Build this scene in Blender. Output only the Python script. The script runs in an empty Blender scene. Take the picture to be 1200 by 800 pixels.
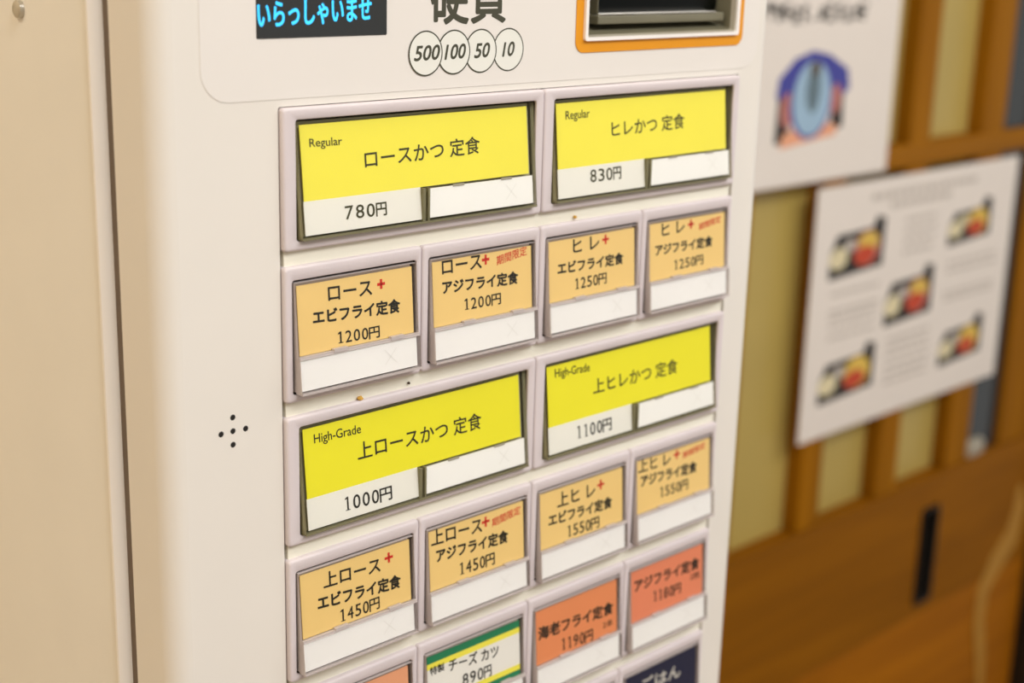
import bpy, bmesh, math, random
from mathutils import Vector, Matrix
random.seed(7)
S = bpy.context.scene
COL = S.collection
U = 0.05            # one key column of the machine, in metres
Z0 = 1.25           # height of the top edge of the key panel


def V(x, y, z):
    return Vector((x * U, y * U, Z0 + z * U))


# ------------------------------------------------------------------ camera, light, exposure
cam = bpy.data.cameras.new('camera')
camo = bpy.data.objects.new('camera', cam)
COL.objects.link(camo)
S.camera = camo
cam.sensor_width = 36.0
cam.lens = 1722.38 / 1200 * 36
cam.clip_start = 0.01


def _rot(w):
    w = Vector(w)
    return Matrix.Rotation(w.length, 3, w.normalized())


CW, CT = (0.267492, -0.769331, -0.078375), (-1.248727, -1.247275, 7.858630)
R = _rot(CW) @ Matrix(((1, 0, 0), (0, 0, -1), (0, 1, 0)))
Cu = -(R.transposed() @ Vector(CT))
M = Matrix((R[0], -R[1], -R[2])).transposed().to_4x4()
M.translation = V(*Cu)
camo.matrix_world = M
cam.dof.use_dof = True
cam.dof.focus_distance = 8.6 * U
cam.dof.aperture_fstop = 10.5

w = bpy.data.worlds.new('world')
S.world = w
w.use_nodes = True
w.node_tree.nodes['Background'].inputs[0].default_value = (1.0, 0.98, 0.95, 1)
w.node_tree.nodes['Background'].inputs[1].default_value = 0.50


def area(name, loc, target, sx, sy, power, col):
    l = bpy.data.lights.new(name, 'AREA')
    l.shape = 'RECTANGLE'
    l.size, l.size_y = sx, sy
    l.energy = power
    l.color = col
    o = bpy.data.objects.new(name, l)
    COL.objects.link(o)
    o.location = loc
    o.rotation_euler = (Vector(target) - Vector(loc)).to_track_quat('-Z', 'Y').to_euler()
    return o


area('ceiling_lamp_or_fill', (0.2, -1.15, 2.4), (0.15, -0.2, 1.0), 1.5, 0.9, 35, (1.0, 1.0, 0.99))
area('ceiling_lamp_or_fill', (1.6, -0.9, 2.38), (1.5, 0.0, 0.9), 1.2, 0.8, 14, (1.0, 0.95, 0.88))
area('ceiling_lamp_or_fill', (-1.1, -0.25, 2.4), (-0.3, 0.05, 1.0), 0.5, 0.5, 9, (1.0, 0.92, 0.78))  # added warm fill that brightens the machine's left side, no known lamp
S.view_settings.view_transform = 'Standard'
S.view_settings.look = 'None'
S.view_settings.gamma = 1
S.view_settings.exposure = 0.0
S.view_settings.use_curve_mapping = False


# ------------------------------------------------------------------ materials
def lin(c):
    r = []
    for v in c:
        v /= 255.0
        r.append(v / 12.92 if v <= 0.04045 else ((v + 0.055) / 1.055) ** 2.4)
    return r


def pm(name, rgb, rough=0.5, var=0.03, scale=30.0, spec=0.5, bump=0.0, metal=0.0, emit=0.0, coat=0.0):
    """procedural principled material, slight noise in the colour"""
    m = bpy.data.materials.new(name)
    m.use_nodes = True
    nt = m.node_tree
    b = nt.nodes['Principled BSDF']
    c = lin(rgb)
    tc = nt.nodes.new('ShaderNodeTexCoord')
    n = nt.nodes.new('ShaderNodeTexNoise')
    n.inputs['Scale'].default_value = scale
    n.inputs['Detail'].default_value = 3
    nt.links.new(tc.outputs['Object'], n.inputs['Vector'])
    r = nt.nodes.new('ShaderNodeValToRGB')
    r.color_ramp.elements[0].position = 0.3
    r.color_ramp.elements[1].position = 0.7
    r.color_ramp.elements[0].color = [max(0, v * (1 - var)) for v in c] + [1]
    r.color_ramp.elements[1].color = [min(1, v * (1 + var)) for v in c] + [1]
    nt.links.new(n.outputs['Fac'], r.inputs['Fac'])
    nt.links.new(r.outputs['Color'], b.inputs['Base Color'])
    b.inputs['Roughness'].default_value = rough
    b.inputs['Metallic'].default_value = metal
    b.inputs['Specular IOR Level'].default_value = spec
    b.inputs['Coat Weight'].default_value = coat
    if emit:
        nt.links.new(r.outputs['Color'], b.inputs['Emission Color'])
        b.inputs['Emission Strength'].default_value = emit
    if bump:
        n2 = nt.nodes.new('ShaderNodeTexNoise')
        n2.inputs['Scale'].default_value = 1500
        nt.links.new(tc.outputs['Object'], n2.inputs['Vector'])
        bp = nt.nodes.new('ShaderNodeBump')
        bp.inputs['Strength'].default_value = bump
        bp.inputs['Distance'].default_value = 0.0003
        nt.links.new(n2.outputs['Fac'], bp.inputs['Height'])
        nt.links.new(bp.outputs['Normal'], b.inputs['Normal'])
    return m


def wood(name, c1, c2, axis=2, rough=0.45):
    m = bpy.data.materials.new(name)
    m.use_nodes = True
    nt = m.node_tree
    b = nt.nodes['Principled BSDF']
    tc = nt.nodes.new('ShaderNodeTexCoord')
    mp = nt.nodes.new('ShaderNodeMapping')
    sc = [14.0, 14.0, 14.0]
    sc[axis] = 1.2
    mp.inputs['Scale'].default_value = sc
    n = nt.nodes.new('ShaderNodeTexNoise')
    n.inputs['Scale'].default_value = 1.6
    n.inputs['Detail'].default_value = 6
    n.inputs['Distortion'].default_value = 0.8
    r = nt.nodes.new('ShaderNodeValToRGB')
    r.color_ramp.elements[0].position = 0.3
    r.color_ramp.elements[1].position = 0.72
    r.color_ramp.elements[0].color = lin(c1) + [1]
    r.color_ramp.elements[1].color = lin(c2) + [1]
    nt.links.new(tc.outputs['Object'], mp.inputs['Vector'])
    nt.links.new(mp.outputs['Vector'], n.inputs['Vector'])
    nt.links.new(n.outputs['Fac'], r.inputs['Fac'])
    nt.links.new(r.outputs['Color'], b.inputs['Base Color'])
    b.inputs['Roughness'].default_value = rough
    b.inputs['Specular IOR Level'].default_value = 0.15
    return m


def clear(name, tint, gloss_rough=0.06, diffuse=0.0, dcol=(230, 225, 225), fres=1.0):
    """clear acrylic sheet: tinted see-through + fresnel gloss (+ a little haze)"""
    m = bpy.data.materials.new(name)
    m.use_nodes = True
    nt = m.node_tree
    nt.nodes.remove(nt.nodes['Principled BSDF'])
    out = nt.nodes['Material Output']
    t = nt.nodes.new('ShaderNodeBsdfTransparent')
    t.inputs[0].default_value = list(tint) + [1]
    g = nt.nodes.new('ShaderNodeBsdfGlossy')
    g.inputs['Roughness'].default_value = gloss_rough
    f = nt.nodes.new('ShaderNodeFresnel')
    f.inputs[0].default_value = 1.45
    mul = nt.nodes.new('ShaderNodeMath')
    mul.operation = 'MULTIPLY'
    mul.inputs[1].default_value = fres
    nt.links.new(f.outputs[0], mul.inputs[0])
    mx = nt.nodes.new('ShaderNodeMixShader')
    nt.links.new(mul.outputs[0], mx.inputs[0])
    last = t
    if diffuse:
        d = nt.nodes.new('ShaderNodeBsdfDiffuse')
        d.inputs[0].default_value = lin(dcol) + [1]
        m2 = nt.nodes.new('ShaderNodeMixShader')
        m2.inputs[0].default_value = diffuse
        nt.links.new(t.outputs[0], m2.inputs[1])
        nt.links.new(d.outputs[0], m2.inputs[2])
        last = m2
    nt.links.new(last.outputs[0], mx.inputs[1])
    nt.links.new(g.outputs[0], mx.inputs[2])
    nt.links.new(mx.outputs[0], out.inputs[0])
    return m


MT = dict(
    paint=pm('cream_paint', (230, 225, 217), 0.35, 0.01),
    body=pm('body_paint', (236, 230, 217), 0.3, 0.015),
    overlay=pm('overlay_sheet', (231, 226, 220), 0.4, 0.008),
    strip=pm('panel_strip', (234, 230, 214), 0.45, 0.012),
    bezel=pm('lilac_plastic', (216, 206, 208), 0.5, 0.02, 60, bump=0.15),
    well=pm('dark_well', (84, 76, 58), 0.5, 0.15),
    olive=pm('olive_key_body', (180, 174, 140), 0.5, 0.1),
    taupe=pm('taupe_key_body', (206, 192, 182), 0.5, 0.1),
    dark=pm('dark_plastic', (30, 28, 26), 0.35, 0.1),
    black=pm('black_gloss', (3, 5, 4), 0.3, 0.1, spec=0.15),
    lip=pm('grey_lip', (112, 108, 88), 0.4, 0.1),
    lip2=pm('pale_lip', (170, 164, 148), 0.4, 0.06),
    yellow=pm('yellow_card', (249, 238, 82), 0.55, 0.02),
    lemon=pm('lemon_card', (243, 235, 38), 0.5, 0.02),
    orange=pm('orange_card', (246, 212, 136), 0.5, 0.03, 18),
    salmon=pm('salmon_card', (236, 148, 96), 0.5, 0.03),
    pinkish=pm('pink_salmon_card', (236, 142, 104), 0.5, 0.03),
    peach=pm('peach_card', (238, 170, 128), 0.5, 0.03),
    navy=pm('navy_card', (30, 34, 62), 0.5, 0.05),
    white=pm('white_card', (250, 249, 246), 0.55, 0.01),
    cream=pm('cream_card', (243, 241, 233), 0.55, 0.01),
    green=pm('green_band', (30, 130, 88), 0.5, 0.03),
    ink=pm('black_ink', (30, 28, 18), 0.6, 0.05),
    oliveink=pm('faded_ink', (62, 60, 30), 0.6, 0.05),
    mark=pm('printed_mark', (66, 66, 50), 0.6, 0.03),
    coin=pm('coin_fill', (232, 232, 224), 0.5, 0.01),
    red=pm('red_ink', (214, 48, 34), 0.6, 0.05),
    paleink=pm('pale_ink', (220, 216, 205), 0.6, 0.03),
    faint=pm('faint_cross', (238, 236, 232), 0.55, 0.01),
    frame=pm('orange_frame', (228, 150, 0), 0.5, 0.02),
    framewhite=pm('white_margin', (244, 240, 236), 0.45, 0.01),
    lcd=pm('lcd_glass', (44, 46, 46), 0.25, 0.05),
    cyan=pm('cyan_glow', (56, 186, 250), 0.5, 0.02, emit=0.85),
    steel=pm('screw_steel', (200, 196, 186), 0.3, 0.03, metal=0.8),
    glint=pm('painted_glint', (250, 248, 242), 0.2, 0.01),
    gap=pm('seam_shadow', (112, 98, 86), 0.7, 0.05),
    slat=wood('slat_wood', (134, 84, 0), (166, 108, 2), 2, 0.6),
    rail=wood('rail_wood', (134, 84, 0), (164, 106, 2), 0, 0.6),
    board=wood('board_wood', (122, 74, 0), (150, 94, 1), 0, 0.6),
    lower=wood('lower_board_wood', (140, 82, 0), (170, 104, 2), 0, 0.6),
    pale=pm('pale_worn_wood', (176, 128, 44), 0.5, 0.06),
    pane=pm('frosted_amber_pane', (186, 164, 90), 0.35, 0.05, 8),
    darkpane=pm('dark_blue_pane', (40, 46, 48), 0.2, 0.15, 6),
    paper=pm('poster_paper', (236, 229, 222), 0.5, 0.01),
    pgrey=pm('poster_grey_print', (196, 188, 180), 0.6, 0.03),
    pblack=pm('poster_black_print', (34, 32, 30), 0.6, 0.05),
    pdgrey=pm('poster_dark_print', (90, 86, 80), 0.6, 0.05),
    pblue=pm('poster_blue_print', (66, 70, 158), 0.6, 0.05),
    plblue=pm('poster_light_blue_print', (158, 190, 216), 0.6, 0.04),
    pslate=pm('poster_slate_print', (100, 122, 134), 0.6, 0.05),
    pskin=pm('poster_peach_print', (236, 170, 134), 0.6, 0.05),
    prose=pm('poster_rose_print', (186, 120, 112), 0.6, 0.05),
    pyel=pm('poster_yellow_print', (222, 188, 84), 0.6, 0.05),
    pcream=pm('poster_cream_print', (226, 216, 178), 0.6, 0.05),
    pred=pm('poster_red_print', (196, 70, 40), 0.6, 0.05),
    wall=pm('plaster', (226, 208, 176), 0.8, 0.03),
    floor=pm('floor_tile', (150, 120, 86), 0.5, 0.08, 6),
    ceil=pm('ceiling_board', (232, 226, 214), 0.8, 0.02),
    crumb=pm('golden_crumb', (206, 158, 62), 0.7, 0.1),
    speck=pm('dark_speck', (64, 48, 34), 0.7, 0.1),
    cap_s=clear('clear_cap', (0.995, 0.99, 0.985), 0.07, 0.0, fres=0.35),
    side_s=clear('clear_cap_edge', (0.86, 0.84, 0.83), 0.15, 0.6, (226, 216, 214), fres=0.5),
    cap_w=clear('clear_wide_cap', (0.995, 0.995, 0.98), 0.07, 0.0, fres=0.35),
    side_w=clear('clear_wide_cap_edge', (0.72, 0.70, 0.58), 0.15, 0.45, (170, 164, 130), fres=0.5),
)

# ------------------------------------------------------------------ mesh helpers (units: key columns)
WORLD = {}          # object name -> anchor in units, for parenting


class MB:
    def __init__(s):
        s.v, s.f, s.m, s.mats = [], [], [], []

    def mi(s, mat):
        if mat not in s.mats:
            s.mats.append(mat)
        return s.mats.index(mat)

    def poly(s, pts, mat):
        b = len(s.v)
        s.v += [tuple(p) for p in pts]
        s.f.append(list(range(b, b + len(pts))))
        s.m.append(s.mi(mat))

    def loft(s, loops, mats, cap0=False, cap1=False):
        """loops: equal-length closed rings; mats: one per band (or one name)"""
        n = len(loops[0])
        b = len(s.v)
        for l in loops:
            s.v += [tuple(p) for p in l]
        for k in range(len(loops) - 1):
            mm = s.mi(mats if isinstance(mats, str) else mats[k])
            for i in range(n):
                j = (i + 1) % n
                s.f.append([b + k * n + i, b + k * n + j, b + (k + 1) * n + j, b + (k + 1) * n + i])
                s.m.append(mm)
        if cap0:
            s.f.append([b + i for i in range(n)][::-1])
            s.m.append(s.mi(mats if isinstance(mats, str) else mats[0]))
        if cap1:
            k = len(loops) - 1
            s.f.append([b + k * n + i for i in range(n)])
            s.m.append(s.mi(mats if isinstance(mats, str) else mats[-1]))

    def box(s, x0, x1, y0, y1, z0, z1, mat):
        l = lambda y: [(x0, y, z0), (x1, y, z0), (x1, y, z1), (x0, y, z1)]
        s.loft([l(y1), l(y0)], mat, True, True)

    def rbox(s, x0, x1, y0, y1, z0, z1, r, mat, n=3):
        """box whose front (-y) edges are rounded"""
        loops = [rr(x0, x1, z0, z1, r, y1), rr(x0, x1, z0, z1, r, y0 + r)]
        for k in range(1, n + 1):
            a = k / n * math.pi / 2
            ins = r * (1 - math.cos(a))
            loops.append(rr(x0 + ins, x1 - ins, z0 + ins, z1 - ins, r, y0 + r - r * math.sin(a)))
        s.loft(loops, mat, True, True)

    def extrude_x(s, prof, x0, x1, mats, endmat):
        """prof: list of (y,z); mats: material per profile edge"""
        n = len(prof)
        b = len(s.v)
        s.v += [(x0, p[0], p[1]) for p in prof] + [(x1, p[0], p[1]) for p in prof]
        for i in range(n):
            j = (i + 1) % n
            s.f.append([b + i, b + j, b + n + j, b + n + i])
            s.m.append(s.mi(mats[i] if not isinstance(mats, str) else mats))
        s.f.append([b + i for i in range(n)][::-1])
        s.m.append(s.mi(endmat))
        s.f.append([b + n + i for i in range(n)])
        s.m.append(s.mi(endmat))

    def disc(s, x, y, z, r, mat, n=24, rz=None):
        s.poly([(x + r * math.cos(2 * math.pi * i / n), y, z + (rz or r) * math.sin(2 * math.pi * i / n)) for i in range(n)], mat)

    def build(s, name, anchor=(0, 0, 0), parent=None, smooth=False, local=True):
        me = bpy.data.meshes.new(name)
        off = (0, 0, 0) if local else anchor
        me.from_pydata([((p[0] - off[0]) * U, (p[1] - off[1]) * U, (p[2] - off[2]) * U) for p in s.v], [], s.f)
        for mname in s.mats:
            me.materials.append(MT[mname])
        for p, k in zip(me.polygons, s.m):
            p.material_index = k
        bm = bmesh.new()
        bm.from_mesh(me)
        bmesh.ops.recalc_face_normals(bm, faces=bm.faces)
        bm.to_mesh(me)
        bm.free()
        me.update()
        if smooth:
            for p in me.polygons:
                p.use_smooth = True
            if hasattr(me, 'set_sharp_from_angle'):
                me.set_sharp_from_angle(angle=math.radians(40))
        return link(name, me, anchor, parent)


def link(name, me, anchor, parent=None):
    o = bpy.data.objects.new(name, me)
    COL.objects.link(o)
    place(o, anchor, parent)
    return o


def place(o, anchor, parent=None):
    wp = V(*anchor)
    WORLD[o.name] = wp
    if parent is not None:
        o.parent = parent
        o.location = wp - WORLD[parent.name]
    else:
        o.location = wp


def empty(name, anchor):
    o = bpy.data.objects.new(name, None)
    COL.objects.link(o)
    o.empty_display_size = 0.02
    place(o, anchor)
    return o


def tag(o, label=None, cat=None, group=None, kind=None):
    if label:
        o['label'] = label
    if cat:
        o['category'] = cat
    if group:
        o['group'] = group
    if kind:
        o['kind'] = kind
    return o


def rr(x0, x1, z0, z1, r, y, n=4):
    """rounded rectangle ring in the xz plane"""
    p = []
    for cx, cz, a0 in ((x1 - r, z1 - r, 0), (x0 + r, z1 - r, 90), (x0 + r, z0 + r, 180), (x1 - r, z0 + r, 270)):
        for k in range(n + 1):
            a = math.radians(a0 + 90 * k / n)
            p.append((cx + r * math.cos(a), y, cz + r * math.sin(a)))
    return p


def curve_plate(name, loops, y_front, thick, mat, parent, anchor=(0, 0, 0), bev=0.0):
    """flat plate in the xz plane with holes: loops[0] outer, the rest holes"""
    cu = bpy.data.curves.new('plate', 'CURVE')
    cu.dimensions = '2D'
    cu.fill_mode = 'BOTH'
    cu.extrude = max(thick / 2 - bev, 0.0005) * U
    if bev:
        cu.bevel_depth = bev * U
        cu.bevel_resolution = 2
        cu.offset = -bev * U
    for l in loops:
        sp = cu.splines.new('POLY')
        sp.points.add(len(l) - 1)
        sp.use_cyclic_u = True
        for q, p in zip(sp.points, l):
            q.co = (p[0] * U, p[-1] * U, 0, 1)
    t = bpy.data.objects.new('plate', cu)
    COL.objects.link(t)
    dg = bpy.context.evaluated_depsgraph_get()
    me = bpy.data.meshes.new_from_object(t.evaluated_get(dg))
    bpy.data.objects.remove(t)
    bpy.data.curves.remove(cu)
    yc = (y_front + thick / 2) * U
    for v in me.vertices:
        v.co = (v.co.x, yc - v.co.z, v.co.y)
    me.name = name
    me.materials.clear()
    me.materials.append(MT[mat])
    o = link(name, me, anchor, parent)
    return o


_tcache = {}


def text_tris(txt, bold=0.0, shear=0.0):
    key = (txt, bold, shear)
    if key in _tcache:
        return _tcache[key]
    cu = bpy.data.curves.new('text', 'FONT')
    cu.body = txt
    cu.size = 1.0
    cu.offset = bold
    cu.shear = shear
    cu.resolution_u = 4
    t = bpy.data.objects.new('text', cu)
    COL.objects.link(t)
    dg = bpy.context.evaluated_depsgraph_get()
    me = bpy.data.meshes.new_from_object(t.evaluated_get(dg))
    bpy.data.objects.remove(t)
    vs = [(v.co.x, v.co.y) for v in me.vertices]
    fs = [list(p.vertices) for p in me.polygons]
    x0 = min(v[0] for v in vs); x1 = max(v[0] for v in vs)
    y0 = min(v[1] for v in vs); y1 = max(v[1] for v in vs)
    vs = [((v[0] - x0) / (x1 - x0), (v[1] - y0) / (y1 - y0) - 0.5) for v in vs]
    bpy.data.meshes.remove(me)
    bpy.data.curves.remove(cu)
    _tcache[key] = (vs, fs)
    return vs, fs


def put_text(mb, txt, x0, x1, za, zb, h, yfun, mat, bold=0.0, shear=0.0):
    """lettering fitted between x0 and x1, its mid line running from za to zb"""
    vs, fs = text_tris(txt, 0.0, shear)
    k = mb.mi(mat)
    d = bold * h * 0.9
    sh = [(0, 0)]
    if d > 0:
        sh += [(d * math.cos(a * math.pi / 4), d * math.sin(a * math.pi / 4)) for a in range(8)]
    for q_, (ax, az) in enumerate(sh):     # heavier strokes: the outline spread by a hair in eight directions
        b = len(mb.v)
        for u, v in vs:
            x = x0 + u * (x1 - x0) + ax
            z = za + u * (zb - za) + v * h + az
            mb.v.append((x, yfun(z) - 0.00003 * q_, z))
        for f in fs:
            mb.f.append([b + i for i in f])
            mb.m.append(k)


# ------------------------------------------------------------------ the room
D = 11.0            # plane of the lattice door's front, in units behind the machine's face
ZF = -Z0 / U        # floor
ZC = (2.5 - Z0) / U


def struct(name, mb, label):
    o = mb.build(name, (0, 0, 0))
    tag(o, label, kind='structure')
    o['category'] = name.split('_')[0]
    return o


mb = MB(); mb.box(-30, 62, -60, 40, ZF - 2, ZF, 'floor'); struct('floor', mb, 'brown floor under the ticket machine')
mb = MB(); mb.box(-30, 62, -60, 40, ZC, ZC + 2, 'ceil'); struct('ceiling', mb, 'pale ceiling above the room')
mb = MB(); mb.box(-32, -30, -60, 40, ZF, ZC, 'wall'); struct('wall_left', mb, 'beige plaster wall left of the machine')
mb = MB(); mb.box(-30, 11.8, D + 0.2, D + 2.2, ZF, ZC, 'wall'); mb.box(11.8, 36, D + 0.2, D + 2.2, 16, ZC, 'wall')
mb.box(38, 62, D + 0.2, D + 2.2, ZF, ZC, 'wall')
struct('wall_back', mb, 'beige wall around the wooden lattice door')
mb = MB(); mb.rbox(33.75, 38.0, D - 0.6, D + 2.2, ZF, 16, 0.1, 'dark'); struct('gapfill_1', mb, 'dark box standing in for the shaded gap right of the lattice door')  # dark box painted as the unlit gap beside the door

# ------------------------------------------------------------------ the wooden lattice door
door = empty('door_1', (22.8, D, ZF))
tag(door, 'orange-brown wooden lattice door with amber panes behind the ticket machine', 'door', kind='structure')


def dpart(name, mb, label=None, smooth=True):
    o = mb.build(name, (22.8, D, ZF), door, smooth, local=False)
    if label:
        o['label'] = label
    return o


dx0, dx1 = 11.9, 33.6
slats = [(11.9, 13.0), (15.2, 16.0), (18.5, 19.36), (21.9, 22.72), (25.12, 26.02), (28.4, 29.5), (31.2, 33.6)]
zb, zt = -12.05, 15.2
for k, (a, b) in enumerate(slats):
    mb = MB(); mb.rbox(a, b, D, D + 1.0, zb, zt, 0.05, 'slat')
    dpart('stile' if k in (0, 6) else 'vertical_slat', mb)
for k in range(6):
    a, b = slats[k][1], slats[k + 1][0]
    mb = MB(); mb.box(a - 0.1, b + 0.1, D + (0.18 if k == 5 else 0.42), D + (0.26 if k == 5 else 0.5), zb - 0.1, zt - 0.9, 'darkpane' if k == 5 else 'pane')
    dpart('glass_pane', mb, 'dark blue-grey pane at the right of the lattice' if k == 5 else 'frosted amber pane')
for z1, z0 in ((-3.42, -3.95), (5.2, 4.7)):
    for k in range(6):
        pass
    mb = MB(); mb.rbox(13.0, 31.1, D - 0.04, D + 0.7, z0, z1, 0.05, 'rail'); dpart('horizontal_rail', mb)
mb = MB(); mb.rbox(dx0, dx1, D - 0.02, D + 1.0, 15.2, 16.0, 0.05, 'rail'); dpart('top_rail', mb)
# bottom board with the recessed finger pull
px0, px1, pz0, pz1 = 27.35, 28.2, -15.55, -12.88
b0 = (dx0, dx1, -15.85, -12.05)
curve_plate('bottom_board', [rr(b0[0], b0[1], b0[2], b0[3], 0.03, 0), rr(px0, px1, pz0, pz1, 0.12, 0)[::-1]],
            D - 0.08, 0.9, 'board', door, (0, 0, 0), 0.03)
mb = MB()
mb.loft([rr(px0 + .01, px1 - .01, pz0 + .01, pz1 - .01, 0.1, D - 0.13), rr(px0 + .08, px1 - .08, pz0 + .08, pz1 - .08, 0.06, D - 0.13),
         rr(px0 + .1, px1 - .1, pz0 + .1, pz1 - .1, 0.05, D - 0.05), rr(px0 + .1, px1 - .1, pz0 + .1, pz1 - .1, 0.05, D + 0.6)], 'dark', False, True)
dpart('finger_pull', mb, 'dark recessed upright finger pull')
mb = MB(); mb.rbox(dx0, dx1, D - 0.05, D + 0.9, ZF + 0.2, -15.86, 0.04, 'lower'); dpart('lower_board', mb)
# latch at the foot of the dark pane
mb = MB(); mb.rbox(29.6, 30.4, D - 0.02, D + 0.3, -12.06, -11.6, 0.1, 'lip2'); dpart('latch', mb, 'small grey latch at the foot of the dark pane')
# pale worn streak on the stile: a shallow inlaid strip following the grain
path = [(32.6, -13.5, 0.2), (32.75, -14.2, .7), (32.5, -15.0, .9), (31.7, -15.6, .85), (31.15, -16.3, .65), (31.15, -17.2, .55), (31.5, -18.4, .5), (31.75, -19.8, .3), (31.8, -21.0, .2)]
mb = MB()
L = []; Rr_ = []
for i, (x, z, wd) in enumerate(path):
    a = path[max(i - 1, 0)]; c = path[min(i + 1, len(path) - 1)]
    t = Vector((c[0] - a[0], c[1] - a[1])).normalized()
    nx, nz = -t.y, t.x
    L.append((x + nx * wd / 2, z + nz * wd / 2)); Rr_.append((x - nx * wd / 2, z - nz * wd / 2))
ring = L + Rr_[::-1]
for i in range(len(L) - 1):
    q = [L[i], L[i + 1], Rr_[i + 1], Rr_[i]]
    mb.poly([(p[0], D - 0.095, p[1]) for p in q], 'pale')
n = len(ring)
for i in range(n):
    j = (i + 1) % n
    mb.poly([(ring[i][0], D - 0.095, ring[i][1]), (ring[j][0], D - 0.095, ring[j][1]), (ring[j][0], D - 0.04, ring[j][1]), (ring[i][0], D - 0.04, ring[i][1])], 'pale')
dpart('worn_streak', mb, 'pale curved worn streak in the wood')

# ------------------------------------------------------------------ the ticket machine
XL, XR, RF = -0.76, 4.38, 0.125
mach = empty('ticket_machine', (1.8, 3.0, ZF))
tag(mach, 'cream food ticket vending machine with rows of yellow and orange menu buttons', 'ticket machine')
A0 = (1.8, 3.0, ZF)


def mpart(name, mb, label=None, smooth=True, parent=None):
    o = mb.build(name, A0, parent or mach, smooth, local=False)
    if label:
        o['label'] = label
    return o


ZB, ZT = ZF + 0.6, 9.0
# cabinet body behind the door, front edge rounded
mb = MB()
prof = [(XL - .04, 6.6), (XR, 6.6)]
yb, rb = 0.50, 0.09
for k in range(5):
    a = math.radians(90 * k / 4)
    prof.append((XR - rb + rb * math.cos(a), yb + rb - rb * math.sin(a)))
prof += [(XL + .02, .495), (XL - .04, .570)]
mb.loft([[(p[0], p[1], ZB) for p in prof], [(p[0], p[1], ZT) for p in prof]], 'body', True, True)
cab = mpart('cabinet', mb)
mb = MB(); mb.box(XL + 0.3, XR - 0.3, 0.6, 6.4, ZF, ZB, 'dark'); mpart('plinth', mb)
mb = MB(); mb.box(XL + 0.02, XR - 0.02, 0.39, 0.50, ZB, ZT, 'gap'); mpart('seam_shade_strip', mb, 'strip coloured as the shaded seam between door and cabinet')  # brown strip painted as the shade inside the door seam
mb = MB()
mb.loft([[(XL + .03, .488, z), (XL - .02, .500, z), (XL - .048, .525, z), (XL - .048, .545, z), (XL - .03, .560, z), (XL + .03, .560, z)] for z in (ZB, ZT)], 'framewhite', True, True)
mpart('lit_edge_strip', mb, 'slim strip coloured white for the light on the cabinet edge')  # white colour stands in for light catching the cabinet's front edge
# screw on the left side
mb = MB()
n = 20
mb.loft([[(XL - .04 - dx, 1.277 + r * math.cos(2 * math.pi * i / n), 0.46 + r * math.sin(2 * math.pi * i / n)) for i in range(n)]
         for dx, r in ((0, .05), (.024, .048), (.032, .036), (.035, .012))], 'steel', False, True)
mpart('screw', mb, 'round steel screw on the left side')

# door shell: flat face with openings, rounded upright edges, returns
hole_panel = (-0.005, 4.02, -6.2, 0.005)
hole_bill = (2.37, 3.92, 0.30, 1.30)
hole_lcd = (-0.135, 0.742, 0.365, 0.85)


def hl(h, r=0.03):
    return rr(h[0], h[1], h[2], h[3], r, 0)[::-1]


face = curve_plate('front_door', [[(XL + RF, 0, ZB), (XR - RF, 0, ZB), (XR - RF, 0, ZT), (XL + RF, 0, ZT)], hl(hole_panel, .015), hl(hole_bill), hl(hole_lcd, .008)],
                   0.0, 0.06, 'paint', mach)
mb = MB()
for sx, xc in ((-1, XL + RF), (1, XR - RF)):
    pr = []
    for k in range(9):
        a = math.radians(90 * k / 8)
        pr.append((xc + sx * RF * math.sin(a), RF - RF * math.cos(a)))
    pr += [(xc + sx * RF, 0.40), (xc + sx * (RF - 0.06), 0.40), (xc + sx * (RF - 0.06), 0.06), (xc, 0.06)]
    mb.loft([[(p[0], p[1], ZB) for p in pr], [(p[0], p[1], ZT) for p in pr]], 'paint', True, True)
mpart('door_edge', mb)
# upper overlay sheet
ov = curve_plate('upper_panel', [rr(-0.48, 4.21, 0.045, 8.4, 0.17, 0, 8), hl(hole_bill), hl(hole_lcd, .008)], -0.003, 0.003, 'overlay', mach, (0, 0, 0), 0.001)

# coin marks printed on the upper panel
yo = -0.0038
mb = MB()
for i, (x, t, wd) in enumerate(((1.697, '10', .10), (1.467, '50', .125), (1.250, '100', .165), (1.030, '500', .195))):
    y = yo - 0.0012 * i
    mb.disc(x, y, 0.253, 0.130, 'mark', 48)
    mb.disc(x, y - 0.0004, 0.253, 0.1215, 'coin', 48)
    put_text(mb, t, x - wd / 2 + (0.01 if i else 0), x + wd / 2 + (0.01 if i else 0), 0.254, 0.258, 0.083, lambda z: y - 0.0008, 'mark', 0.035, 0.2)
put_text(mb, '硬貨', 1.07, 1.663, 0.578, 0.578, 0.32, lambda z: yo, 'mark', 0.024)
mpart('coin_marking', mb, 'grey printed coin circles reading 500 100 50 10', False)

# display window
mb = MB()
x0, x1, z0, z1 = hole_lcd
mb.loft([rr(x0, x1, z0, z1, .008, -0.004), rr(x0 + .004, x1 - .004, z0 + .004, z1 - .004, .006, -0.008)], 'lcd', False, True)
lcd = mpart('display_window', mb, 'dark display with glowing cyan lettering', False)
mb = MB()
put_text(mb, 'いらっしゃいませ', -0.128, 0.625, 0.487, 0.513, 0.132, lambda z: -0.0095, 'cyan', 0.028)
mpart('display_lettering', mb, 'glowing cyan greeting', False, lcd)

# banknote slot
def ring_plate(name, outer, inner, ro, ri, y, th, mat, label):
    o = curve_plate(name, [rr(*outer, ro, 0, 8), rr(*inner, ri, 0, 4)[::-1]], y, th, mat, mach)
    o['label'] = label
    return o


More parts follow.
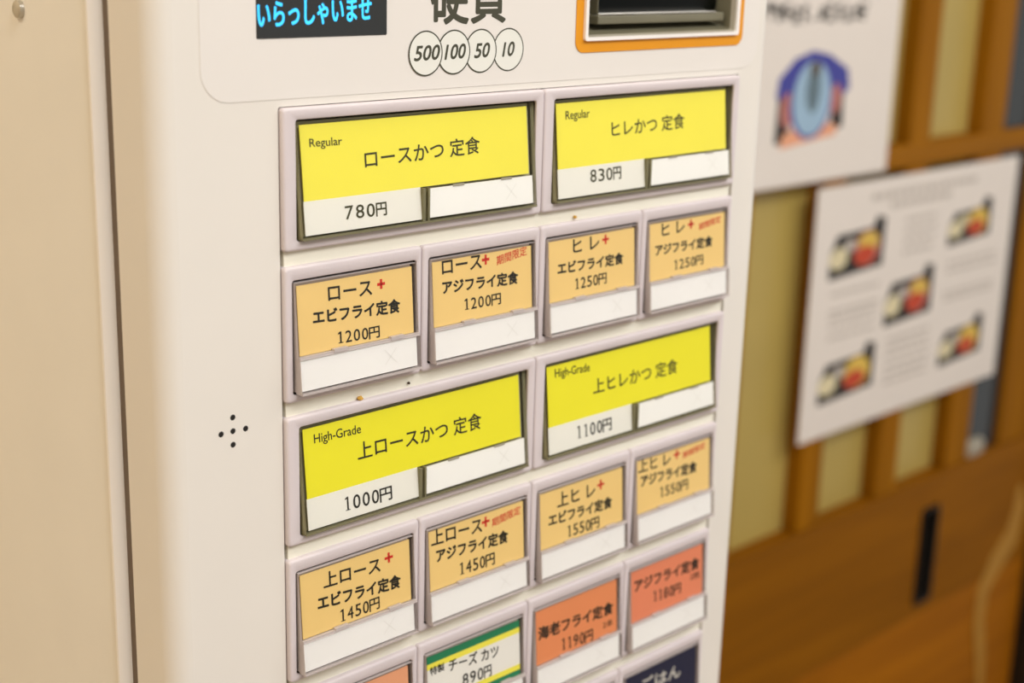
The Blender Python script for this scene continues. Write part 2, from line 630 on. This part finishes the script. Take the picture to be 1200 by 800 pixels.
ring_plate('slot_border', (2.285, 4.015, 0.212, 1.42), (2.352, 3.945, 0.286, 1.345), .075, .02, -0.009, .004, 'frame', 'orange border printed around the banknote slot')
ring_plate('slot_margin', (2.352, 3.945, 0.286, 1.345), (2.378, 3.912, 0.308, 1.29), .02, .012, -0.03, .03, 'framewhite', 'white rim inside the orange border')
bx0, bx1, bz0, bz1 = 2.375, 3.915, 0.305, 1.295
mb = MB()
lo = lambda i, y, zz=0: rr(bx0 + i, bx1 - i, bz0 + i + zz, bz1 - i, .01, y)
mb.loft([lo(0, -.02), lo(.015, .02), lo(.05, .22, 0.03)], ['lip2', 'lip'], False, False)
mb.loft([lo(.05, .22, .03), lo(.055, .5)], 'black', False, True)
mpart('slot_throat', mb, 'olive grey recess of the banknote slot', False)
mb = MB()
mb.rbox(bx0 + .165, bx1 - .06, .04, .46, bz0 + .075, bz0 + .135, .010, 'lip')
mb.rbox(bx0 + .185, bx1 - .16, .035, .44, bz0 + .135, bz0 + .143, .003, 'glint')  # near-white strip painted as the highlight along the lip
mb.rbox(bx0 + .20, bx1 - .04, .12, .46, bz0 + .143, bz1 - .12, .03, 'black')
mb.rbox(bx0 + .175, bx0 + .19, .06, .46, bz0 + .14, bz1 - .12, .005, 'lip')
mpart('slot_unit', mb, 'black glossy banknote reader')

# speaker holes
mb = MB()
for x, z in ((-.335, -1.670), (-.413, -1.751), (-.336, -1.749), (-.253, -1.752), (-.337, -1.828)):
    n = 14
    mb.loft([[(x + r * math.cos(2 * math.pi * i / n), y, z + r * math.sin(2 * math.pi * i / n)) for i in range(n)]
             for r, y in ((.017, -.0005), (.014, -.0012))], 'dark', False, True)
mpart('speaker_holes', mb, 'five small dark holes in a cross pattern', False)

# key panel: back plate and the strips between the rows
P, H = 0.873, 0.786
mb = MB()
mb.box(0.0, 4.015, 0.13, 0.2, -6.2, 0.0, 'dark')
for k in range(6):
    zt_ = -k * P - H
    mb.rbox(0.022, 3.995, 0.004, 0.13, zt_ - (P - H) - 0.03, zt_ + 0.03, 0.004, 'strip')
mb.rbox(0.022, 3.995, 0.004, 0.13, -6.19, -5.3, 0.004, 'strip')
mpart('key_panel', mb, 'cream strips between the button rows')

# ------------------------------------------------------------------ buttons


def bezel_mesh(W, ox0, ox1, oz1, oz0):
    mb = MB()
    g = 0.003
    L = [rr(g, W - g, -H, 0, .02, .05), rr(g, W - g, -H, 0, .02, -.019)]
    r = 0.016
    for k in range(1, 5):
        a = k / 4 * math.pi / 2
        i = r * (1 - math.cos(a))
        L.append(rr(g + i, W - g - i, -H + i, -i, .02, -.019 - r * math.sin(a)))
    L.append(rr(ox0 - .006, ox1 + .006, oz0 - .006, oz1 + .006, .022, -.035))
    L.append(rr(ox0, ox1, oz0, oz1, .018, -.030))
    mb.loft(L, 'bezel')
    mb.loft([L[-1], rr(ox0, ox1, oz0, oz1, .018, -.015)], 'bezel')
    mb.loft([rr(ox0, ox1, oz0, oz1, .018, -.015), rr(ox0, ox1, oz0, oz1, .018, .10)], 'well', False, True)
    return mb


ys = lambda z: -.030 + (z + .12) * .068          # small card plane
yw = lambda z: (z + .10) * .096                  # wide card plane
yst = lambda z: -.072 + (z + .53) * .075         # small lower strip plane


def small_cap():
    mb = MB()
    e = .014
    prof = [(.09, -.092), (ys(-.092) - e, -.092), (ys(-.519) - e, -.519), (yst(-.528) - e, -.528), (yst(-.725) - e, -.725), (.09, -.725)]
    mb.extrude_x(prof, .064, .945, ['side_s', 'cap_s', 'side_s', 'cap_s', 'side_s', 'cap_s'], 'side_s')
    # edge beads, clips
    y = ys(-.515) - e
    mb.box(.064, .945, y - .012, y + .01, -.528, -.512, 'side_s')
    for x in (.30, .72):
        mb.box(x, x + .10, y - .016, y + .01, -.522, -.502, 'side_s')
    y2 = yst(-.725) - e
    mb.box(.064, .945, y2 - .003, y2 + .06, -.733, -.722, 'side_s')
    return mb


def wide_cap():
    mb = MB()
    e = .014
    prof = [(.09, -.076), (yw(-.076) - e, -.076), (yw(-.722) - e, -.722), (.09, -.722)]
    mb.extrude_x(prof, .10, 1.918, ['side_w', 'cap_w', 'side_w', 'cap_w'], 'side_w')
    y2 = yw(-.722) - e
    mb.box(.10, 1.918, y2 - .002, y2 + .05, -.727, -.716, 'side_w')
    return mb


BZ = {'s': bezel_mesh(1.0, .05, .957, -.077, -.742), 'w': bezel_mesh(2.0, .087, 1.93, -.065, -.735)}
CP = {'s': small_cap(), 'w': wide_cap()}


def key_body(kind):
    mb = MB()
    if kind == 'w':
        slab(mb, .112, 1.906, -.712, -.086, lambda z: yw(z) + .03, 'olive', .02)
    else:
        slab(mb, .074, .922, -.715, -.10, lambda z: ys(z) + .02, 'taupe', .02)
    return mb


def slab(mb, x0, x1, z0, z1, yf, mat, th=.005):
    """paper card lying on an inclined plane"""
    a = [(x0, yf(z0), z0), (x1, yf(z0), z0), (x1, yf(z1), z1), (x0, yf(z1), z1)]
    b = [(p[0], p[1] + th, p[2]) for p in a]
    mb.loft([b, a], mat, True, True)


_proto = {}


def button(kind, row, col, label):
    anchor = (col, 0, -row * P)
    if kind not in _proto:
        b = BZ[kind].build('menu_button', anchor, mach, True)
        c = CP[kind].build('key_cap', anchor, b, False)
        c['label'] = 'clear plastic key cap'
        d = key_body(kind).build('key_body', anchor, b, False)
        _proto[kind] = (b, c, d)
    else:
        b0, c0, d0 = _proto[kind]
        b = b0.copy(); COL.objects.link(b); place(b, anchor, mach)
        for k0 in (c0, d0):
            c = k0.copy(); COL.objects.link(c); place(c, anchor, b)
    b['label'] = label
    return b, anchor


TXT = {}
for t in [
    (0, 0, 'Regular', 0.194, 0.417, -0.207, -0.212, 0.046),
    (0, 0, 'ロースかつ 定食', 0.57, 1.459, -0.321, -0.304, 0.103),
    (0, 0, '780円', 0.402, 0.708, -0.605, -0.611, 0.075),
    (0, 2, 'Regular', 0.217, 0.442, -0.186, -0.185, 0.054),
    (0, 2, 'ヒレかつ 定食', 0.652, 1.404, -0.295, -0.287, 0.103),
    (0, 2, '830円', 0.427, 0.733, -0.583, -0.585, 0.081),
    (2, 0, 'High-Grade', 0.209, 0.552, -0.177, -0.188, 0.056),
    (2, 0, '上ロースかつ 定食', 0.518, 1.522, -0.314, -0.331, 0.11),
    (2, 0, '1000円', 0.386, 0.759, -0.609, -0.624, 0.084),
    (2, 2, 'High-Grade', 0.209, 0.55, -0.162, -0.18, 0.059),
    (2, 2, '上ヒレかつ 定食', 0.579, 1.484, -0.316, -0.33, 0.108),
    (2, 2, '1100円', 0.393, 0.755, -0.603, -0.613, 0.088),
    (1, 0, 'ロース', 0.297, 0.611, -0.187, -0.196, 0.081),
    (1, 0, '+', 0.653, 0.711, -0.183, -0.185, 0.05),
    (1, 0, 'エビフライ定食', 0.184, 0.817, -0.305, -0.332, 0.08),
    (1, 0, '1200円', 0.341, 0.656, -0.448, -0.462, 0.068),
    (1, 1, 'ロース', 0.158, 0.483, -0.153, -0.156, 0.084),
    (1, 1, '+', 0.488, 0.551, -0.15, -0.15, 0.051),
    (1, 1, '期間限定', 0.613, 0.878, -0.17, -0.136, 0.06),
    (1, 1, 'アジフライ定食', 0.158, 0.795, -0.275, -0.299, 0.08),
    (1, 1, '1200円', 0.322, 0.642, -0.405, -0.413, 0.07),
    (1, 2, 'ヒ レ', 0.309, 0.56, -0.166, -0.163, 0.088),
    (1, 2, '+', 0.593, 0.657, -0.157, -0.157, 0.052),
    (1, 2, 'エビフライ定食', 0.161, 0.801, -0.296, -0.306, 0.078),
    (1, 2, '1250円', 0.314, 0.632, -0.419, -0.42, 0.072),
    (1, 3, 'ヒ レ', 0.21, 0.457, -0.163, -0.159, 0.085),
    (1, 3, '+', 0.497, 0.562, -0.157, -0.158, 0.046),
    (1, 3, '期間限定', 0.621, 0.87, -0.188, -0.155, 0.05),
    (1, 3, 'アジフライ定食', 0.141, 0.775, -0.299, -0.307, 0.077),
    (1, 3, '1250円', 0.336, 0.67, -0.428, -0.429, 0.068),
    (3, 0, '上ロース', 0.249, 0.681, -0.189, -0.207, 0.094),
    (3, 0, '+', 0.718, 0.784, -0.184, -0.186, 0.058),
    (3, 0, 'エビフライ定食', 0.2, 0.835, -0.32, -0.361, 0.087),
    (3, 0, '1450円', 0.351, 0.663, -0.449, -0.453, 0.077),
    (3, 1, '上ロース', 0.101, 0.538, -0.155, -0.177, 0.1),
    (3, 1, '+', 0.538, 0.608, -0.168, -0.168, 0.058),
    (3, 1, '期間限定', 0.63, 0.891, -0.192, -0.165, 0.059),
    (3, 1, 'アジフライ定食', 0.139, 0.771, -0.286, -0.319, 0.087),
    (3, 1, '1450円', 0.325, 0.645, -0.429, -0.441, 0.082),
    (3, 2, '上ヒ レ', 0.248, 0.628, -0.191, -0.202, 0.102),
    (3, 2, '+', 0.653, 0.724, -0.186, -0.184, 0.057),
    (3, 2, 'エビフライ定食', 0.161, 0.804, -0.317, -0.341, 0.084),
    (3, 2, '1550円', 0.335, 0.668, -0.443, -0.456, 0.082),
    (3, 3, '上ヒ レ', 0.093, 0.454, -0.148, -0.163, 0.095),
    (3, 3, '+', 0.494, 0.563, -0.152, -0.155, 0.05),
    (3, 3, '期間限定', 0.598, 0.862, -0.181, -0.155, 0.05),
    (3, 3, 'アジフライ定食', 0.122, 0.761, -0.268, -0.301, 0.086),
    (3, 3, '1550円', 0.328, 0.661, -0.404, -0.415, 0.077),
    (4, 1, '特製', 0.103, 0.225, -0.219, -0.221, 0.056),
    (4, 1, 'チーズ カツ', 0.266, 0.716, -0.229, -0.271, 0.085),
    (4, 1, '890円', 0.378, 0.645, -0.375, -0.389, 0.083),
    (4, 2, '海老フライ定食', 0.103, 0.875, -0.28, -0.315, 0.094),
    (4, 2, '2本', 0.767, 0.872, -0.425, -0.428, 0.053),
    (4, 2, '1190円', 0.323, 0.657, -0.432, -0.459, 0.088),
    (4, 3, 'アジフライ定食', 0.118, 0.876, -0.228, -0.252, 0.093),
    (4, 3, '2枚', 0.767, 0.888, -0.343, -0.35, 0.057),
    (4, 3, '1180円', 0.322, 0.655, -0.371, -0.394, 0.083),
    (5, 3, 'ごはん', 0.266, 0.727, -0.226, -0.25, 0.107),
]:
    TXT.setdefault((t[0], t[1]), []).append(t[2:])


def cross(mb, x, z, s, yf):
    for dx in (1, -1):
        w_ = .006
        pts = [(x - dx * s, z - s), (x - dx * s + w_, z - s), (x + dx * s + w_, z + s), (x + dx * s, z + s)]
        mb.poly([(p[0], yf(p[1]) - .0012, p[1]) for p in pts], 'faint')


def lettering(mb, row, col, yf, style):
    off = lambda z: yf(z) - .0015
    for t in TXT.get((row, col), []):
        s, x0, x1, za, zb_, h = t
        mat, bold, shear = style, .012, 0
        if s == '+':
            mat, bold = 'red', .035
            xm, zm = (x0 + x1) / 2, (za + zb_) / 2
            a, b_ = (x1 - x0) / 2, .0085
            for q in (((xm - a, zm - b_), (xm + a, zm - b_), (xm + a, zm + b_), (xm - a, zm + b_)),
                      ((xm - b_, zm - a), (xm + b_, zm - a), (xm + b_, zm + a), (xm - b_, zm + a))):
                mb.poly([(p[0], off(p[1]), p[1]) for p in q], mat)
            continue
        if s == '期間限定':
            mat, bold = 'red', .008
        elif s[0] in '0123456789':
            bold = .004
        elif s in ('Regular', 'High-Grade'):
            bold = .006
        elif 'フライ' in s:
            bold = .042
        elif kind_of[(row, col)] == 's':
            bold = .022
        if s[-1] == '円':
            wy = .25 * (x1 - x0)
            n_ = len(s) - 1
            cw = (x1 - x0 - wy * .95) / n_
            for i_, ch in enumerate(s[:-1]):
                a_ = x0 + i_ * cw
                zc_ = za + (zb_ - za) * (i_ + .5) / (n_ + 1)
                if ch == '1':
                    xm, b_ = a_ + cw * .5, .0058
                    for pl in (((xm - b_, zc_ - h / 2), (xm + b_, zc_ - h / 2), (xm + b_, zc_ + h / 2), (xm - b_, zc_ + h / 2)),
                               ((xm - b_ - .014, zc_ + h / 2 - .016), (xm - b_, zc_ + h / 2 - .012), (xm - b_, zc_ + h / 2), (xm - b_ - .014, zc_ + h / 2 - .009)),
                               ((xm - .017, zc_ - h / 2), (xm + .017, zc_ - h / 2), (xm + .017, zc_ - h / 2 + .005), (xm - .017, zc_ - h / 2 + .005))):
                        mb.poly([(p[0], off(p[1]), p[1]) for p in pl], mat)
                    continue
                gw = cw * .74
                put_text(mb, ch, a_ + cw * .45 - gw / 2, a_ + cw * .45 + gw / 2, zc_, zc_, h, off, mat, .012)
            put_text(mb, '円', x1 - wy, x1, zb_, zb_, h, off, mat, .022)
            continue
        if s in ('Regular', 'High-Grade'):
            h *= 1.28
        put_text(mb, s, x0, x1, za, zb_, h, off, mat, bold, shear)


kind_of = {}
WIDE = [(0, 0, 'yellow', 'oliveink', 'wide yellow button for the 780 yen pork loin cutlet set'),
        (0, 2, 'yellow', 'oliveink', 'wide yellow button for the 830 yen fillet cutlet set'),
        (2, 0, 'lemon', 'ink', 'wide lemon yellow high-grade button priced 1000 yen'),
        (2, 2, 'lemon', 'ink', 'wide lemon yellow high-grade button priced 1100 yen')]
for row, col, mat, ink, lab in WIDE:
    kind_of[(row, col)] = 'w'
    b, an = button('w', row, col, lab)
    mb = MB()
    slab(mb, .133, 1.868, -.515, -.10, yw, mat)
    slab(mb, .128, .972, -.704, -.515, yw, 'cream')
    lettering(mb, row, col, yw, ink)
    c = mb.build('menu_card', an, b, False); c['label'] = 'yellow card with a white price field'
    mb = MB()
    yk = lambda z: yw(z) - .007
    slab(mb, 1.030, 1.892, -.700, -.528, yk, 'white')
    cross(mb, 1.70, -.61, .045, yk)
    for x in (1.22, 1.62):
        mb.box(x, x + .09, yk(-.525) - .005, yk(-.525), -.533, -.519, 'lip2')
    c = mb.build('price_insert', an, b, False); c['label'] = 'blank white paper strip'
    mb = MB()
    mb.box(.972, .992, yw(-.7) - .010, .06, -.715, -.52, 'side_w')
    mb.box(1.012, 1.026, yw(-.7) - .010, .06, -.715, -.52, 'side_w')
    c = mb.build('divider', an, b, False)

SMALL = [(1, 0, 'orange', 'orange button for the 1200 yen loin and prawn set, below the 780 yen button'),
         (1, 1, 'orange', 'orange button for the 1200 yen loin and horse mackerel set with red limited-period mark'),
         (1, 2, 'orange', 'orange button for the 1250 yen fillet and prawn set'),
         (1, 3, 'orange', 'orange button for the 1250 yen fillet and horse mackerel set at the right edge'),
         (3, 0, 'orange', 'orange button for the 1450 yen loin and prawn set at the left edge'),
         (3, 1, 'orange', 'orange button for the 1450 yen loin and horse mackerel set with red limited-period mark'),
         (3, 2, 'orange', 'orange button for the 1550 yen fillet and prawn set'),
         (3, 3, 'orange', 'orange button for the 1550 yen fillet and horse mackerel set at the right edge'),
         (4, 0, 'peach', 'peach button cut off by the bottom left of the photo'),
         (4, 1, 'cream', 'white cheese cutlet button with green and yellow bands, 890 yen'),
         (4, 2, 'salmon', 'salmon orange prawn set button priced 1190 yen'),
         (4, 3, 'pinkish', 'salmon pink horse mackerel set button at the right edge'),
         (5, 2, 'cream', 'button at the bottom edge left of the navy one'),
         (5, 3, 'navy', 'navy blue button with pale lettering at the bottom right')]
for row, col, mat, lab in SMALL:
    kind_of[(row, col)] = 's'
    b, an = button('s', row, col, lab)
    mb = MB()
    if (row, col) == (4, 1):
        for z1, z0, m_ in ((-.115, -.165, 'green'), (-.165, -.205, 'yellow'), (-.205, -.435, 'cream'), (-.435, -.475, 'yellow'), (-.475, -.512, 'green')):
            slab(mb, .08, .918, z0, z1, ys, m_)
    else:
        slab(mb, .08, .918, -.512, -.112, ys, mat)
    lettering(mb, row, col, ys, 'paleink' if mat == 'navy' else 'ink')
    c = mb.build('menu_card', an, b, False)
    c['label'] = {'orange': 'orange card', 'peach': 'peach card', 'cream': 'white card', 'salmon': 'salmon card', 'pinkish': 'salmon pink card', 'navy': 'navy card'}[mat]
    mb = MB()
    slab(mb, .070, .925, -.712, -.532, yst, 'white')
    cross(mb, .72, -.62, .045, yst)
    c = mb.build('price_insert', an, b, False); c['label'] = 'blank white paper strip'

# ------------------------------------------------------------------ posters on the lattice


def q(mb, x0, x1, z0, z1, y, mat, sk=0.0):
    mb.poly([(x0, y, z0), (x1, y, z0), (x1 + sk, y, z1), (x0 + sk, y, z1)], mat)


# leaflet with the five meals, A3 across
px0, px1, pz0, pz1 = 21.5, 30.22, -9.79, -4.08
yp = D - 0.10
an = ((px0 + px1) / 2, yp, pz0)
mb = MB()
mb.box(px0, px1, yp, yp + .03, pz0, pz1, 'paper')
yq = yp - .006


def blob(x, z, rx, rz, mat, dy=0, n=14):
    mb.poly([(x + rx * math.cos(2 * math.pi * i / n), yq - dy, z + rz * math.sin(2 * math.pi * i / n)) for i in range(n)], mat)


for x0, x1, z0, z1, k in ((22.12, 24.25, -6.16, -5.02, 0), (27.1, 29.1, -6.02, -5.07, 1), (24.55, 26.6, -7.6, -6.43, 2), (22.1, 24.3, -9.02, -7.95, 3), (27.24, 29.28, -9.07, -8.05, 4)):
    w_, h_ = x1 - x0, z1 - z0
    # black tray, notched at its upper left and lower left where bowls overlap
    mb.poly([(x0, yq, z0), (x1, yq, z0 + .1), (x1, yq, z1 + .05), (x1 - .35, yq, z1 + .12), (x1 - .5, yq, z1 - .12), (x0 + .12 * w_, yq, z1 - .16), (x0, yq, z0 + .5 * h_)], 'pblack')
    blob(x0 + .16 * w_, z0 + .40 * h_, .17 * w_, .22 * h_, 'pcream', .003)
    blob(x0 + .36 * w_, z0 + .62 * h_, .12 * w_, .12 * h_, 'pgrey' if k != 1 else 'pcream', .003)
    blob(x0 + .68 * w_, z0 + .50 * h_, .25 * w_, .36 * h_, 'prose' if k in (0, 2) else 'pyel', .003)
    blob(x0 + .70 * w_, z0 + .62 * h_, .19 * w_, .20 * h_, 'pyel', .005)
    blob(x0 + .64 * w_, z0 + .36 * h_, .20 * w_, .20 * h_, 'pred', .006)


def lines(x0, x1, zs, mat, hh, seg=.32):
    for z in zs:
        x = x0
        while x < x1 - .05:
            e = min(x + seg * random.uniform(.6, 1.3), x1)
            q(mb, x, e, z - hh, z + hh, yq, mat)
            x = e + .07


lines(23.6, 28.2, (-4.47,), 'pgrey', .07)
lines(24.4, 27.1, (-4.72,), 'pgrey', .07)
lines(25.1, 26.5, (-5.15, -5.4, -5.65, -5.9), 'pgrey', .045)
lines(27.2, 29.6, (-6.45, -6.65, -7.2, -7.35), 'pgrey', .04)
lines(22.3, 24.2, (-6.5, -6.9, -7.05, -7.25, -7.5), 'pgrey', .04)
lines(24.8, 26.7, (-7.95, -8.15, -8.35, -8.6, -8.8, -9.0), 'pgrey', .04)
o = mb.build('menu_poster', an, None, False, local=False)
tag(o, 'white landscape poster with five meal photos on black trays, fixed to the lattice', 'poster')

# portrait notice higher up, partly behind the machine
px0, px1, pz0, pz1 = 18.08, 24.03, -3.90, 4.5
an = ((px0 + px1) / 2, yp, pz0)
mb = MB()
mb.box(px0, px1, yp, yp + .03, pz0, pz1, 'paper')
rnd = random.Random(3)
x = 18.6
while x < 22.65:
    wd = rnd.uniform(.16, .3)
    if not 20.55 < x < 20.9:
        zc = -.42 + rnd.uniform(-.03, .03)
        for k in range(4):
            zz = zc + rnd.uniform(-.2, .18)
            xa = x + rnd.uniform(0, .1)
            q(mb, xa, xa + wd * rnd.uniform(.5, .9), zz - .03, zz + .03, yq, 'pblack', rnd.uniform(-.03, .03))
        for k in range(2):
            xx = x + rnd.uniform(.0, .2)
            zz = zc + rnd.uniform(-.08, .06)
            q(mb, xx, xx + .055, zz - .14, zz + .14, yq, 'pblack', rnd.uniform(-.08, .08))
    else:
        q(mb, x + .02, x + .1, -.6, -.52, yq, 'pblack')
    x += wd + .07
lines(18.8, 22.6, (.3, .75), 'pdgrey', .12)
cx = 20.93
# figure in a blue cap-shaped hood: blue dome, dark corners, peach hands, pale blue oval with a slate core
mb.poly([(19.72, yq, -2.05), (19.78, yq, -1.7), (20.3, yq, -1.32), (20.9, yq, -1.18), (21.5, yq, -1.28), (22.2, yq, -1.6), (22.3, yq, -2.0), (22.0, yq, -2.2), (21.2, yq, -1.9), (20.4, yq, -1.95), (19.9, yq, -2.3)], 'pblue')
mb.poly([(19.75, yq, -3.0), (19.8, yq, -2.1), (20.2, yq, -2.1), (20.25, yq, -3.05)], 'pblack')
mb.poly([(21.7, yq, -2.85), (21.65, yq, -2.1), (22.1, yq, -2.1), (22.15, yq, -2.8)], 'pblack')
blob(20.12, -2.35, .24, .36, 'prose', .003)
blob(21.82, -2.2, .2, .32, 'prose', .003)
mb.poly([(19.95, yq - .003, -3.12), (20.0, yq - .003, -2.85), (20.5, yq - .003, -2.7), (21.5, yq - .003, -2.66), (21.95, yq - .003, -2.75), (21.9, yq - .003, -2.95), (21.0, yq - .003, -3.02)], 'pskin')
blob(20.93, -2.2, .74, .78, 'pblue', .004, 24)
blob(20.95, -2.15, .66, .76, 'plblue', .006, 24)
blob(20.98, -1.95, .25, .5, 'pslate', .008, 20)
blob(21.0, -1.55, .2, .16, 'pdgrey', .009, 16)
o = mb.build('notice_poster', an, None, False, local=False)
tag(o, 'white portrait notice with a round blue picture, partly hidden by the machine', 'poster')

# ------------------------------------------------------------------ crumbs on the ledges


def crumb(name, x, y, z, r, mat, label):
    me = bpy.data.meshes.new(name)
    bm = bmesh.new()
    bmesh.ops.create_icosphere(bm, subdivisions=2, radius=r * U)
    rn = random.Random(int(x * 1000))
    for v in bm.verts:
        v.co *= rn.uniform(.7, 1.15)
        v.co.z *= .75
    bm.to_mesh(me)
    bm.free()
    me.materials.append(MT[mat])
    o = link(name, me, (x, y, z))
    return tag(o, label, 'crumb')


crumb('crumb', 0.545, -0.012, -2 * P + .012, .018, 'crumb', 'golden crumb on the ledge above the 1000 yen button')
crumb('crumb', 2.345, -0.006, -P + .022, .015, 'crumb', 'golden crumb on the ledge below the 830 yen button')
crumb('crumb', 0.925, -0.006, -2 * P + .03, .010, 'speck', 'tiny dark speck on the ledge below the first orange 1200 yen button')
